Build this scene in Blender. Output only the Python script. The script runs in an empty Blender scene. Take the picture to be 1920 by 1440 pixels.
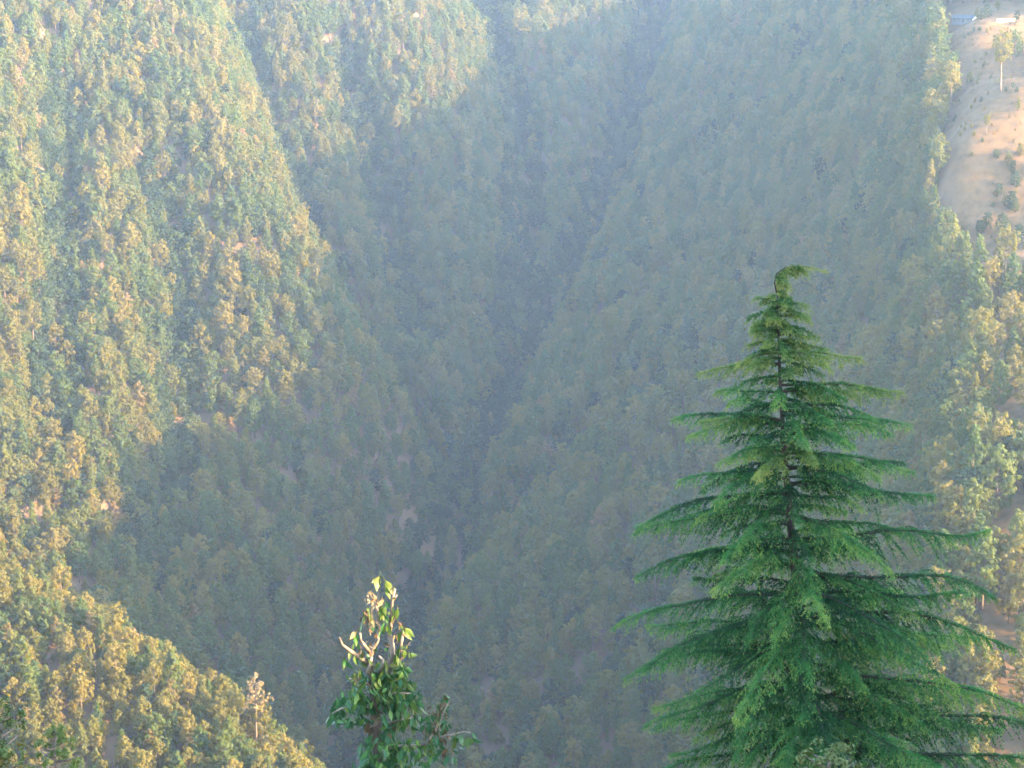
import bpy, math, random
import numpy as np
from mathutils import Vector, Matrix

random.seed(7)
RNG = np.random.default_rng(11)
S = bpy.context.scene
C = S.collection
R = math.radians

# ------------------------------------------------------------------ camera
FPX, PITCH = 3850.0, R(12.0)                    # focal length in photo pixels, looking 12 degrees down
cam_d = bpy.data.cameras.new('camera')
cam_d.sensor_width = 36.0
cam_d.lens = 36.0 * FPX / 1920.0
cam_d.clip_start, cam_d.clip_end = 0.5, 6000.0
cam = bpy.data.objects.new('camera', cam_d)
cam.location = (0, 0, 0)
cam.rotation_euler = (math.pi / 2 - PITCH, 0, 0)
C.objects.link(cam)
S.camera = cam

# ------------------------------------------------------------------ sky and sun
SUN_EL, SUN_AZ = R(17.3), R(25.0)               # azimuth: degrees behind the camera's right hand
SUN = Vector((math.cos(SUN_EL) * math.cos(SUN_AZ), -math.cos(SUN_EL) * math.sin(SUN_AZ), math.sin(SUN_EL)))
w = bpy.data.worlds.new('World')
S.world = w
w.use_nodes = True
nt = w.node_tree
sky = nt.nodes.new('ShaderNodeTexSky')
sky.sky_type = 'NISHITA'
sky.sun_disc = False
sky.sun_elevation = SUN_EL
sky.sun_rotation = math.atan2(SUN.x, SUN.y)
sky.air_density, sky.dust_density, sky.ozone_density = 1.0, 1.0, 1.0
nt.nodes['Background'].inputs[1].default_value = 0.15
nt.links.new(sky.outputs[0], nt.nodes['Background'].inputs[0])
sl = bpy.data.lights.new('sun', 'SUN')
sl.energy, sl.angle, sl.color = 2.9, R(0.5), (1.0, 0.63, 0.30)
so = bpy.data.objects.new('sun', sl)
so.rotation_euler = (-SUN).to_track_quat('-Z', 'Y').to_euler()
so.location = (0, 0, 60)
C.objects.link(so)
vs = S.view_settings
vs.view_transform, vs.look, vs.exposure, vs.gamma = 'Standard', 'None', 3.6, 1.0
vs.use_curve_mapping = False
S.cycles.use_denoising = True
S.cycles.max_bounces = 5
S.cycles.diffuse_bounces = 2
S.cycles.transmission_bounces = 2
S.cycles.volume_bounces = 1
S.cycles.use_adaptive_sampling = True
S.cycles.adaptive_threshold = 0.02
HAZE_DENSITY = 0.00012
HAZE_ON = True

# ------------------------------------------------------------------ helpers
def at(u, v, Y):
    """the point at depth Y that the photo shows at pixel (u, v)"""
    r, up = (u - 960) / FPX, (720 - v) / FPX
    d = np.array((r, math.cos(PITCH) + up * math.sin(PITCH), -math.sin(PITCH) + up * math.cos(PITCH)))
    return d * (Y / d[1])

def project(p):
    """array of points -> photo pixels"""
    x, y, z = p[..., 0], p[..., 1], p[..., 2]
    dep = y * math.cos(PITCH) - z * math.sin(PITCH)
    up = y * math.sin(PITCH) + z * math.cos(PITCH)
    return 960 + FPX * x / dep, 720 - FPX * up / dep, dep

def put(o, parent=None, **props):
    C.objects.link(o)
    if parent is not None:
        o.parent = parent
    for k, v in props.items():
        o[k] = v
    return o

def empty(name, loc, label, cat, group=None, rz=0.0, sc=1.0):
    o = bpy.data.objects.new(name, None)
    o.empty_display_size = 0.3
    o.location = loc
    o.rotation_euler = (0, 0, rz)
    o.scale = (sc, sc, sc)
    put(o, label=label, category=cat)
    if group:
        o['group'] = group
    return o

def mesh_np(name, verts, faces, mat, smooth=False):
    """fast mesh from numpy arrays; faces is an (n, k) array or a list"""
    me = bpy.data.meshes.new(name)
    verts = np.asarray(verts, dtype=np.float32)
    if isinstance(faces, np.ndarray):
        n, k = faces.shape
        me.vertices.add(len(verts))
        me.vertices.foreach_set('co', verts.ravel())
        me.loops.add(n * k)
        me.loops.foreach_set('vertex_index', faces.astype(np.int32).ravel())
        me.polygons.add(n)
        me.polygons.foreach_set('loop_start', np.arange(0, n * k, k, dtype=np.int32))
        me.update(calc_edges=True)
    else:
        me.from_pydata([tuple(map(float, q)) for q in verts], [], faces)
        me.update()
    me.materials.append(mat)
    if smooth:
        me.polygons.foreach_set('use_smooth', np.ones(len(me.polygons), dtype=bool))
    me.validate()
    return me

def tube(pts, rads, seg=7):
    """tapered tube along a polyline -> verts, quad list with end caps"""
    pts = [Vector(p) for p in pts]
    V, F = [], []
    ref = Vector((0.31, 0.87, 0.2)).normalized()
    for i, p in enumerate(pts):
        t = (pts[min(i + 1, len(pts) - 1)] - pts[max(i - 1, 0)]).normalized()
        a = t.cross(ref)
        if a.length < 0.05:
            a = t.cross(Vector((1, 0, 0)))
        a.normalize()
        b = t.cross(a)
        for k in range(seg):
            an = 2 * math.pi * k / seg
            V.append(p + (a * math.cos(an) + b * math.sin(an)) * rads[i])
    for i in range(len(pts) - 1):
        for k in range(seg):
            k2 = (k + 1) % seg
            F.append((i * seg + k, i * seg + k2, (i + 1) * seg + k2, (i + 1) * seg + k))
    F.append(tuple(range(seg - 1, -1, -1)))
    F.append(tuple((len(pts) - 1) * seg + k for k in range(seg)))
    return V, F

def merge(parts):
    V, F = [], []
    for v, f in parts:
        n = len(V)
        V += list(v)
        F += [tuple(i + n for i in q) for q in f]
    return V, F

# ------------------------------------------------------------------ materials
def new_mat(name):
    m = bpy.data.materials.new(name)
    m.use_nodes = True
    n = m.node_tree
    n.nodes.clear()
    out = n.nodes.new('ShaderNodeOutputMaterial')
    return m, n, out

def ramp(n, stops, interp='LINEAR'):
    r = n.nodes.new('ShaderNodeValToRGB')
    r.color_ramp.interpolation = interp
    e = r.color_ramp.elements
    e[0].position, e[0].color = stops[0][0], (*stops[0][1], 1)
    e[1].position, e[1].color = stops[-1][0], (*stops[-1][1], 1)
    for p, c in stops[1:-1]:
        x = e.new(p)
        x.color = (*c, 1)
    return r

def foliage_mat(name, stops, vary=0.35, noise_scale=0.5, trans=0.3, rough=0.6, spec=0.25):
    """leaf material: colour differs per tree (object random) and in patches inside one crown"""
    m, n, out = new_mat(name)
    oi = n.nodes.new('ShaderNodeObjectInfo')
    tc = n.nodes.new('ShaderNodeTexCoord')
    no = n.nodes.new('ShaderNodeTexNoise')
    no.inputs['Scale'].default_value = noise_scale
    no.inputs['Detail'].default_value = 3
    n.links.new(tc.outputs['Object'], no.inputs['Vector'])
    mx = n.nodes.new('ShaderNodeMath'); mx.operation = 'MULTIPLY_ADD'
    sub = n.nodes.new('ShaderNodeMath'); sub.operation = 'SUBTRACT'
    n.links.new(no.outputs['Fac'], sub.inputs[0]); sub.inputs[1].default_value = 0.5
    n.links.new(sub.outputs[0], mx.inputs[0]); mx.inputs[1].default_value = vary * 2
    n.links.new(oi.outputs['Random'], mx.inputs[2])
    r = ramp(n, stops)
    n.links.new(mx.outputs[0], r.inputs['Fac'])
    pb = n.nodes.new('ShaderNodeBsdfPrincipled')
    pb.inputs['Roughness'].default_value = rough
    pb.inputs['Specular IOR Level'].default_value = spec
    n.links.new(r.outputs[0], pb.inputs['Base Color'])
    tr = n.nodes.new('ShaderNodeBsdfTranslucent')
    n.links.new(r.outputs[0], tr.inputs['Color'])
    mix = n.nodes.new('ShaderNodeMixShader')
    mix.inputs[0].default_value = trans
    n.links.new(pb.outputs[0], mix.inputs[1])
    n.links.new(tr.outputs[0], mix.inputs[2])
    n.links.new(mix.outputs[0], out.inputs['Surface'])
    return m

def bark_mat(name, c1, c2, scale=6.0):
    m, n, out = new_mat(name)
    tc = n.nodes.new('ShaderNodeTexCoord')
    mp = n.nodes.new('ShaderNodeMapping')
    mp.inputs['Scale'].default_value = (1, 1, 0.3)
    no = n.nodes.new('ShaderNodeTexNoise')
    no.inputs['Scale'].default_value = scale
    no.inputs['Detail'].default_value = 5
    n.links.new(tc.outputs['Object'], mp.inputs[0])
    n.links.new(mp.outputs[0], no.inputs['Vector'])
    r = ramp(n, [(0.35, c1), (0.65, c2)])
    n.links.new(no.outputs['Fac'], r.inputs['Fac'])
    pb = n.nodes.new('ShaderNodeBsdfPrincipled')
    pb.inputs['Roughness'].default_value = 0.85
    n.links.new(r.outputs[0], pb.inputs['Base Color'])
    bp = n.nodes.new('ShaderNodeBump')
    bp.inputs['Strength'].default_value = 0.5
    bp.inputs['Distance'].default_value = 0.02
    n.links.new(no.outputs['Fac'], bp.inputs['Height'])
    n.links.new(bp.outputs[0], pb.inputs['Normal'])
    n.links.new(pb.outputs[0], out.inputs['Surface'])
    return m

M = {}
M['pine'] = foliage_mat('pine_needles', [(0.0, (0.07, 0.125, 0.03)), (0.5, (0.115, 0.16, 0.036)), (0.85, (0.165, 0.175, 0.04)), (1.0, (0.215, 0.19, 0.047))], vary=0.2, trans=0.55)
M['olive'] = foliage_mat('olive_needles', [(0.0, (0.14, 0.145, 0.028)), (0.5, (0.18, 0.175, 0.034)), (1.0, (0.235, 0.205, 0.045))], vary=0.2, trans=0.55)
M['russet'] = foliage_mat('russet_needles', [(0.0, (0.13, 0.12, 0.035)), (0.6, (0.19, 0.15, 0.05)), (1.0, (0.26, 0.17, 0.065))], vary=0.2, trans=0.45)
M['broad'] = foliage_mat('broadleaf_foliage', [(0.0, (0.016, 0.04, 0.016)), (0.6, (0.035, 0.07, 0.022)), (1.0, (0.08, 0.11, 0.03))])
M['bark'] = bark_mat('pine_bark', (0.09, 0.068, 0.052), (0.18, 0.135, 0.105))

def ground_mat():
    m, n, out = new_mat('hillside_earth')
    tc = n.nodes.new('ShaderNodeTexCoord')
    a = n.nodes.new('ShaderNodeTexNoise'); a.inputs['Scale'].default_value = 0.03; a.inputs['Detail'].default_value = 6
    b = n.nodes.new('ShaderNodeTexNoise'); b.inputs['Scale'].default_value = 0.22; b.inputs['Detail'].default_value = 10; b.inputs['Roughness'].default_value = 0.65
    for q in (a, b):
        n.links.new(tc.outputs['Object'], q.inputs['Vector'])
    ra = ramp(n, [(0.3, (0.10, 0.075, 0.05)), (0.5, (0.15, 0.105, 0.07)), (0.7, (0.19, 0.135, 0.085))])
    rb = ramp(n, [(0.30, (0.06, 0.052, 0.028)), (0.46, (0.115, 0.078, 0.04)), (0.72, (0.165, 0.105, 0.055))])
    n.links.new(a.outputs['Fac'], ra.inputs['Fac'])
    n.links.new(b.outputs['Fac'], rb.inputs['Fac'])
    mx = n.nodes.new('ShaderNodeMix'); mx.data_type = 'RGBA'
    gr = n.nodes.new('ShaderNodeAttribute'); gr.attribute_name = 'grass'
    n.links.new(gr.outputs['Fac'], mx.inputs['Factor'])
    n.links.new(ra.outputs[0], mx.inputs['A']); n.links.new(rb.outputs[0], mx.inputs['B'])
    pb = n.nodes.new('ShaderNodeBsdfPrincipled')
    pb.inputs['Roughness'].default_value = 0.95
    pb.inputs['Specular IOR Level'].default_value = 0.1
    n.links.new(mx.outputs['Result'], pb.inputs['Base Color'])
    bp = n.nodes.new('ShaderNodeBump'); bp.inputs['Strength'].default_value = 0.5; bp.inputs['Distance'].default_value = 0.25
    n.links.new(b.outputs['Fac'], bp.inputs['Height'])
    n.links.new(bp.outputs[0], pb.inputs['Normal'])
    n.links.new(pb.outputs[0], out.inputs['Surface'])
    return m
M['ground'] = ground_mat()

# ------------------------------------------------------------------ terrain
CANOPY = 18.0        # the photo shows the top of the forest; the ground lies this far below
pts = []
def P(lst, drop=CANOPY):
    for u, v, Y in lst:
        p = at(u, v, Y)
        pts.append((p[0], p[1], p[2] - drop))
# main gully, from the back of the valley down towards the viewer
P([(1230, -60, 1800), (1205, 80, 1660), (1130, 300, 1460), (1010, 500, 1310), (950, 620, 1225), (875, 790, 1125),
   (815, 960, 1045), (760, 1090, 985), (690, 1250, 905), (640, 1430, 835), (690, 1560, 780), (780, 1720, 700), (860, 1950, 600)], 14)
# first spur on the left: its ridge line, and the gully behind it
P([(340, -140, 1420), (385, 0, 1345), (425, 150, 1275), (480, 270, 1222), (545, 410, 1165), (620, 540, 1118), (705, 665, 1080), (795, 790, 1066)], 17)
P([(440, -40, 1530), (505, 170, 1425), (575, 350, 1330), (655, 520, 1255), (735, 665, 1185), (810, 790, 1135)], 22)
# face of the first spur
P([(0, 0, 1230), (0, 250, 1130), (0, 500, 1040), (0, 750, 960), (0, 950, 900), (200, 100, 1240), (200, 400, 1110), (200, 700, 1000),
   (200, 950, 920), (400, 500, 1120), (400, 750, 1030), (400, 1000, 945), (400, 1200, 890), (600, 800, 1035), (600, 1050, 960), (560, 1300, 880), (200, 1120, 870)], 19)
# second spur
P([(560, -60, 1560), (620, 150, 1480), (690, 350, 1380), (760, 520, 1290), (820, 680, 1200), (760, -60, 1590), (800, 150, 1490), (850, 330, 1400), (870, 480, 1320), (880, 600, 1255)], 19)
P([(900, -40, 1720), (962, 130, 1600), (985, 280, 1480), (972, 420, 1390)], 14)
# third spur between the back gullies
P([(1040, -40, 1730), (1055, 120, 1600), (1060, 280, 1480), (1030, 400, 1390)], 19)
# right flank
P([(1330, 0, 1600), (1300, 180, 1470), (1250, 400, 1300), (1150, 620, 1150), (1020, 820, 1050), (950, 1000, 970), (900, 1200, 880), (850, 1400, 820),
   (1500, 0, 1430), (1480, 250, 1240), (1420, 500, 1090), (1330, 720, 990), (1220, 950, 910), (1120, 1200, 820), (1050, 1400, 770),
   (1680, 20, 1230), (1660, 250, 1085), (1620, 500, 965), (1560, 750, 870), (1480, 1000, 780), (1400, 1250, 710), (1350, 1420, 680)], 19)
P([(1800, 60, 1105), (1800, 150, 1025), (1800, 250, 945), (1800, 480, 815), (1795, 700, 726), (1790, 950, 636), (1780, 1200, 575), (1770, 1420, 535)], 5)
P([(1900, 0, 1140), (1905, 160, 1040), (1905, 380, 912), (1900, 620, 765), (1900, 860, 655), (1900, 1100, 590), (1900, 1300, 548), (1910, 1430, 525)], 4)
# near spur at lower left
P([(-200, 860, 720), (-100, 950, 700), (0, 1010, 690), (90, 1065, 680), (180, 1125, 668), (270, 1185, 655), (360, 1240, 642), (450, 1300, 628), (530, 1370, 615), (610, 1440, 600), (680, 1540, 582)], 20)
P([(0, 1200, 635), (0, 1420, 580), (150, 1300, 610), (250, 1420, 580), (400, 1420, 590), (-200, 1150, 650), (-200, 1400, 590)], 18)
# hidden dip behind the near spur
P([(60, 1240, 800), (250, 1330, 790), (420, 1450, 770), (-200, 1130, 820)], 16)
# beyond the frame
W = [(-360, 900, -70), (-420, 1150, 10), (-430, 700, -90), (-460, 1450, 40), (-300, 1750, 30), (0, 1900, 10), (300, 1900, 30), (650, 1700, 45), (-650, 1100, 40), (-650, 600, -60),
     (300, 1040, -64), (335, 1220, -18), (390, 1400, 8), (262, 900, -106), (225, 780, -138), (195, 660, -168), (175, 560, -214), (160, 480, -245),
     (430, 1040, -70), (480, 1300, 0), (380, 850, -125), (330, 650, -200), (650, 1000, -80), (650, 600, -230), (560, 1500, 30),
     (0, 0, -1.7), (0, 26, -17), (0, 46, -29), (-4, 100, -66), (0, 180, -118), (0, 300, -200), (20, 420, -290), (-120, 420, -262), (140, 430, -280), (-250, 420, -220), (-420, 380, -190),
     (60, 100, -60), (-60, 100, -62), (150, 100, -62), (-150, 100, -58), (280, 250, -160), (-300, 220, -130), (0, -60, 22), (120, -40, 16), (-120, -40, 16), (300, 0, 6), (-300, 0, 6),
     (-500, 100, -50), (500, 200, -110), (60, 600, -310), (90, 520, -310), (0, 520, -338), (650, 100, -60), (-650, 200, -60)]
pts += W
PT = np.array(pts)

def tps_fit(p, lam=2e-4):
    xy = p[:, :2] / 500.0
    d = np.linalg.norm(xy[:, None] - xy[None], axis=-1)
    K = np.where(d > 0, d ** 2 * np.log(d + 1e-12), 0)
    n = len(p)
    A = np.zeros((n + 3, n + 3))
    A[:n, :n] = K + lam * np.eye(n)
    A[:n, n] = 1; A[:n, n + 1:] = xy
    A[n, :n] = 1; A[n + 1:, :n] = xy.T
    return np.linalg.solve(A, np.concatenate([p[:, 2], np.zeros(3)]))
TW = tps_fit(PT)

_perm = RNG.random((64, 64))
def vnoise(x, y):
    xi, yi = np.floor(x).astype(int), np.floor(y).astype(int)
    fx, fy = x - xi, y - yi
    fx, fy = fx * fx * (3 - 2 * fx), fy * fy * (3 - 2 * fy)
    g = lambda a, b: _perm[a % 64, b % 64]
    return (g(xi, yi) * (1 - fx) + g(xi + 1, yi) * fx) * (1 - fy) + (g(xi, yi + 1) * (1 - fx) + g(xi + 1, yi + 1) * fx) * fy - 0.5

def smooth(a, b, x):
    if a > b:
        return 1 - smooth(b, a, x)
    t = np.clip((x - a) / (b - a), 0, 1)
    return t * t * (3 - 2 * t)

def seg_dist(x, y, line):
    d = np.full(len(x), 1e9)
    for (ax, ay), (bx, by) in zip(line[:-1], line[1:]):
        t = np.clip(((x - ax) * (bx - ax) + (y - ay) * (by - ay)) / ((bx - ax) ** 2 + (by - ay) ** 2), 0, 1)
        d = np.minimum(d, np.hypot(x - ax - t * (bx - ax), y - ay - t * (by - ay)))
    return d
def line(lst):
    return [tuple(at(*q)[:2]) for q in lst]
CARVE = [  # gullies (negative) and ribs (positive): line, height, half width
    (line([(1230, -60, 1800), (1205, 80, 1660), (1130, 300, 1460), (1010, 500, 1310), (950, 620, 1225), (875, 790, 1125), (815, 960, 1045), (760, 1090, 985), (690, 1250, 905), (640, 1430, 835)]), -42, 24),
    (line([(440, -40, 1530), (505, 170, 1425), (575, 350, 1330), (655, 520, 1255), (735, 665, 1185), (810, 790, 1135)]), -26, 19),
    (line([(900, -40, 1720), (962, 130, 1600), (985, 280, 1480), (972, 420, 1390), (960, 540, 1290)]), -26, 20),
    (line([(1330, 620, 1040), (1180, 720, 1060), (1040, 820, 1050), (930, 900, 1040)]), -20, 16),
    (line([(1380, 640, 1000), (1250, 740, 1000), (1080, 850, 1000), (960, 960, 975), (890, 1080, 935), (850, 1200, 890)]), 12, 18),
    (line([(1500, 330, 1190), (1400, 430, 1180), (1300, 480, 1210), (1150, 560, 1210)]), -20, 16),
    (line([(1520, 60, 1380), (1420, 160, 1370), (1300, 250, 1400)]), -20, 18),
    (line([(1420, 880, 870), (1280, 1060, 850), (1120, 1220, 820), (960, 1330, 820)]), -17, 15),
    (line([(300, 250, 1180), (330, 500, 1100), (330, 750, 1010), (260, 950, 930)]), -15, 16),
    (line([(120, 100, 1220), (110, 400, 1090), (90, 700, 980)]), -15, 16),
    (line([(640, 0, 1530), (700, 200, 1450), (745, 400, 1350), (790, 570, 1260)]), -20, 18),
]
def height_raw(x, y):
    x, y = np.asarray(x, float), np.asarray(y, float)
    sh = x.shape
    x, y = x.ravel(), y.ravel()
    out = np.empty(len(x))
    for i in range(0, len(x), 20000):
        q = np.stack([x[i:i + 20000], y[i:i + 20000]], 1) / 500.0
        d = np.linalg.norm(q[:, None] - PT[None, :, :2] / 500.0, axis=-1)
        out[i:i + 20000] = np.where(d > 0, d ** 2 * np.log(d + 1e-12), 0) @ TW[:len(PT)] + TW[len(PT)] + q @ TW[len(PT) + 1:]
    far = smooth(350, 650, y)
    out += far * (10 * vnoise(x / 70 + 3, y / 110) + 5 * vnoise(x / 31, y / 38 + 9) + 1.6 * vnoise(x / 9, y / 9))
    for ln, hh, ww in CARVE:
        out += hh * np.exp(-(seg_dist(x, y, ln) / ww) ** 2)
    out += (1 - far) * 0.5 * vnoise(x / 6, y / 6)
    # unseen shoulder added to the hillside at right, to shade cedar and lower pollard
    out += 36.5 * np.exp(-((x - 66) / 22) ** 2 - ((y - 34) / 38) ** 2) * smooth(18, 45, x)
    # terraces cut into the dry field
    tm = smooth(200, 216, x) * smooth(300, 285, x) * smooth(862, 900, y) * smooth(1130, 1105, y)
    st = 2.4
    k = out / st
    fl = np.floor(k)
    ter = st * (fl + smooth(0.55, 0.95, k - fl))
    out += tm * (0.25 + 0.5 * smooth(1000, 1040, y)) * (ter - out)
    return np.clip(out, -420, 75).reshape(sh)

GX0, GX1, GY0, GY1, GS = -700, 700, -120, 1960, 5.0
gx = np.unique(np.concatenate([np.arange(GX0, GX1 + 1, GS), np.arange(195, 295, 1.25)]))
gy = np.unique(np.concatenate([np.arange(GY0, GY1 + 1, GS), np.arange(860, 1130, 1.25)]))
XX, YY = np.meshgrid(gx, gy, indexing='ij')
ZZ = height_raw(XX, YY)

def H(x, y):
    """ground height, bilinear on the terrain mesh's own grid"""
    x, y = np.asarray(x, float), np.asarray(y, float)
    i = np.clip(np.searchsorted(gx, x, side='right') - 1, 0, len(gx) - 2)
    j = np.clip(np.searchsorted(gy, y, side='right') - 1, 0, len(gy) - 2)
    a = np.clip((x - gx[i]) / (gx[i + 1] - gx[i]), 0, 1)
    b = np.clip((y - gy[j]) / (gy[j + 1] - gy[j]), 0, 1)
    return (ZZ[i, j] * (1 - a) + ZZ[i + 1, j] * a) * (1 - b) + (ZZ[i, j + 1] * (1 - a) + ZZ[i + 1, j + 1] * a) * b

nx, ny = len(gx), len(gy)
idx = np.arange(nx * ny).reshape(nx, ny)
F = np.stack([idx[:-1, :-1], idx[1:, :-1], idx[1:, 1:], idx[:-1, 1:]], -1).reshape(-1, 4)
terr = bpy.data.objects.new('hillside_terrain', mesh_np('hillside_terrain', np.stack([XX, YY, ZZ], -1).reshape(-1, 3), F, M['ground'], True))
gu, gv, gd = project(np.stack([XX, YY, ZZ], -1).reshape(-1, 3))
grass = smooth(1690, 1800, gu + 40 * vnoise(XX.ravel() / 20, YY.ravel() / 20)) * (YY.ravel() > 450)
ga = terr.data.attributes.new('grass', 'FLOAT', 'POINT')
ga.data.foreach_set('value', np.clip(grass + 0.5 * (vnoise(XX.ravel() / 33, YY.ravel() / 33) > 0.28), 0, 1).astype(np.float32))
put(terr, kind='structure', label='steep valley hillsides of dry grass and earth', category='hillside')

# ------------------------------------------------------------------ pine prototypes (mesh data only)
def tuft_faces(centers, out_dir, radius, n, rng, size=0.50):
    """needle clumps: n ragged leaf sprays lying round every clump centre, facing outwards"""
    c = np.repeat(centers, n, axis=0)
    od = np.repeat(out_dir, n, axis=0)
    d = rng.normal(size=(len(c), 3)) * 0.8 + od * 1.1
    d /= np.linalg.norm(d, axis=1)[:, None]
    nrm = d + rng.normal(size=(len(c), 3)) * 0.16
    nrm /= np.linalg.norm(nrm, axis=1)[:, None]
    s = np.cross(nrm, rng.normal(size=(len(c), 3)))
    s /= np.linalg.norm(s, axis=1)[:, None]
    t = np.cross(nrm, s)
    a = c + d * (radius * rng.uniform(0.45, 1.15, len(c)))[:, None]
    L = (size * rng.uniform(0.6, 1.3, len(c)))[:, None]
    V = np.stack([a - s * L * 0.5 - t * L * 0.15, a - t * L * 0.42 + s * L * 0.1, a + s * L * 0.62, a + t * L * 0.45 - s * L * 0.05], 1).reshape(-1, 3)
    F = np.arange(len(V)).reshape(-1, 4)
    return V, F

def make_pine(h, crown_base, width, shape, n_limb, rng, tufts=5, trad=0.75, lean=0.0, per=19, size=0.50):
    """trunk mesh and crown mesh of one pine: limbs carry needle clumps"""
    bend = rng.uniform(-0.5, 0.5, 2) + lean
    def axis(t):
        return np.array((bend[0] * math.sin(t * 2.2) * h * 0.03, bend[1] * math.sin(t * 1.9) * h * 0.03, t * h))
    ts = np.linspace(0, 1, 9)
    parts = [tube([axis(t) - np.array((0, 0, 1.0 if t == 0 else 0)) for t in ts], [0.30 * (h / 18) * (1 - 0.9 * t) + 0.02 for t in ts], 6)]
    cents = []
    for i in range(n_limb):
        t = crown_base + (1 - crown_base) * (i + rng.uniform(0, 0.9)) / n_limb
        k = (t - crown_base) / (1 - crown_base)
        if shape == 'cone':
            r = (1 - k) ** 0.75 * (0.55 + 0.45 * min(1, k * 5))
        elif shape == 'round':
            r = math.sqrt(max(0, 1 - (2 * k - 0.85) ** 2 / 1.35)) * 0.98 + 0.04
        else:
            r = (1 - k ** 2.2) * (0.6 + 0.4 * min(1, k * 4)) + 0.08
        r *= width * 0.5 * rng.uniform(0.75, 1.1)
        az = i * 2.4 + rng.uniform(-0.5, 0.5)
        rise = r * rng.uniform(0.15, 0.55)
        b0 = axis(t)
        tip = b0 + np.array((math.cos(az) * r, math.sin(az) * r, rise))
        mid = (b0 + tip) / 2 + np.array((0, 0, -0.08 * r))
        parts.append(tube([b0, mid, tip], [0.075 * h / 18, 0.05 * h / 18, 0.02], 4))
        m = max(2, int(tufts * (0.5 + r / (width * 0.5))))
        for q in range(m):
            f = rng.uniform(0.35, 1.05)
            spread = 0.32 * r + 0.25
            cents.append(b0 + (tip - b0) * f + rng.normal(size=3) * np.array((spread * 0.45, spread * 0.45, spread * 0.35)))
    for q in range(6):
        cents.append(axis(1.0 - 0.05 * q) + rng.normal(size=3) * 0.18)
    tv, tf = merge(parts)
    cents = np.array(cents)
    mid = axis((1 + crown_base) / 2)
    od = (cents - mid) / np.array((width * 0.5, width * 0.5, h * (1 - crown_base) * 0.5))
    od /= np.maximum(np.linalg.norm(od, axis=1), 0.3)[:, None]
    cv, cf = tuft_faces(cents, od, trad, per, rng, size)
    return tv, tf, cv, cf

SPEC = [  # name, height, crown base, crown width, shape, limbs, foliage, tufts, description
    ('pine_a', 15, 0.18, 7.6, 'round', 28, 'pine', 6, 'rounded olive green pine'),
    ('pine_b', 17, 0.22, 7.0, 'ogive', 30, 'pine', 6, 'egg crowned green pine'),
    ('pine_c', 17, 0.18, 5.8, 'cone', 30, 'pine', 5, 'slender pointed pine'),
    ('pine_d', 14, 0.16, 7.8, 'ogive', 28, 'olive', 6, 'broad golden green pine'),
    ('pine_e', 20, 0.50, 7.0, 'round', 20, 'olive', 5, 'tall pine with bare lower trunk'),
    ('pine_f', 14, 0.22, 5.8, 'ogive', 22, 'russet', 5, 'russet pine with browning needles'),
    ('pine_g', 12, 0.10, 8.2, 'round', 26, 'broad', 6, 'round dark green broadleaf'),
]
PROTO = []
for k, (nm, h, cb, wd, shp, nl, fol, tf_, desc) in enumerate(SPEC):
    g = np.random.default_rng(100 + k)
    tv, tf, cv, cf = make_pine(h, cb, wd, shp, nl, g, tufts=tf_)
    PROTO.append((mesh_np(nm + '_trunk', tv, tf, M['bark'], True), mesh_np(nm + '_crown', cv, cf, M[fol]), h, desc))

# ------------------------------------------------------------------ where trees stand
def scatter(cell, y0, y1):
    xs = np.arange(-470, 470, cell); ys = np.arange(y0, y1, cell)
    X, Y = np.meshgrid(xs, ys, indexing='ij')
    X = X + RNG.uniform(-0.48, 0.48, X.shape) * cell; Y = Y + RNG.uniform(-0.48, 0.48, X.shape) * cell
    X, Y = X.ravel(), Y.ravel()
    Z = H(X, Y)
    p = np.stack([X, Y, Z], 1)
    u, v, dep = project(p)
    keep = (np.abs(u - 960) < 1150) | ((X > 0) & (X < 430))
    # clearings: open grass at right, scattered small gaps elsewhere
    n1 = vnoise(X / 38 + 5, Y / 48 + 2) + 0.5 * vnoise(X / 17, Y / 17)
    gsl = np.hypot(H(X + 6, Y) - H(X - 6, Y), H(X, Y + 6) - H(X, Y - 6)) / 12
    near = (Y < 760) & (u < 900)
    thin = RNG.random(len(X)) < np.where(near, 0.66, 0.50) * np.sqrt(1 + gsl ** 2)
    lim = np.full(len(X), 0.72)
    left = (u < 560) & (Y > 820)
    lim = np.where(left, 0.70, lim)
    edge = 1775 + 70 * vnoise(Y / 30, X * 0 + 3.3) + 70 * smooth(350, 700, v)
    field = (u > edge) & (Y > 815) & (Y < 1120) & (X < 350)
    clump = np.hypot(X - 283, Y - 988) < 13
    lower = (u > edge) & (Y <= 815) & (X < 300)
    dens = RNG.random(len(X))
    lim = np.where(near, 0.9, lim)
    yard = (u > 1766) & (v > 8) & (((u < 1850) & (v < 100)) | ((u < 1990) & (v < 75)))
    keep &= (n1 < lim) & thin & ~yard & ~(field & ~clump & (dens > 0.012)) & ~(lower & (dens > 0.4))
    return p[keep]
TP = np.concatenate([scatter(5.0, 735, 1860), scatter(4.5, 470, 735)])
n_tall = len(TP)
TP = np.concatenate([TP, scatter(5.2, 470, 1500)])           # young trees filling the gaps

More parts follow.
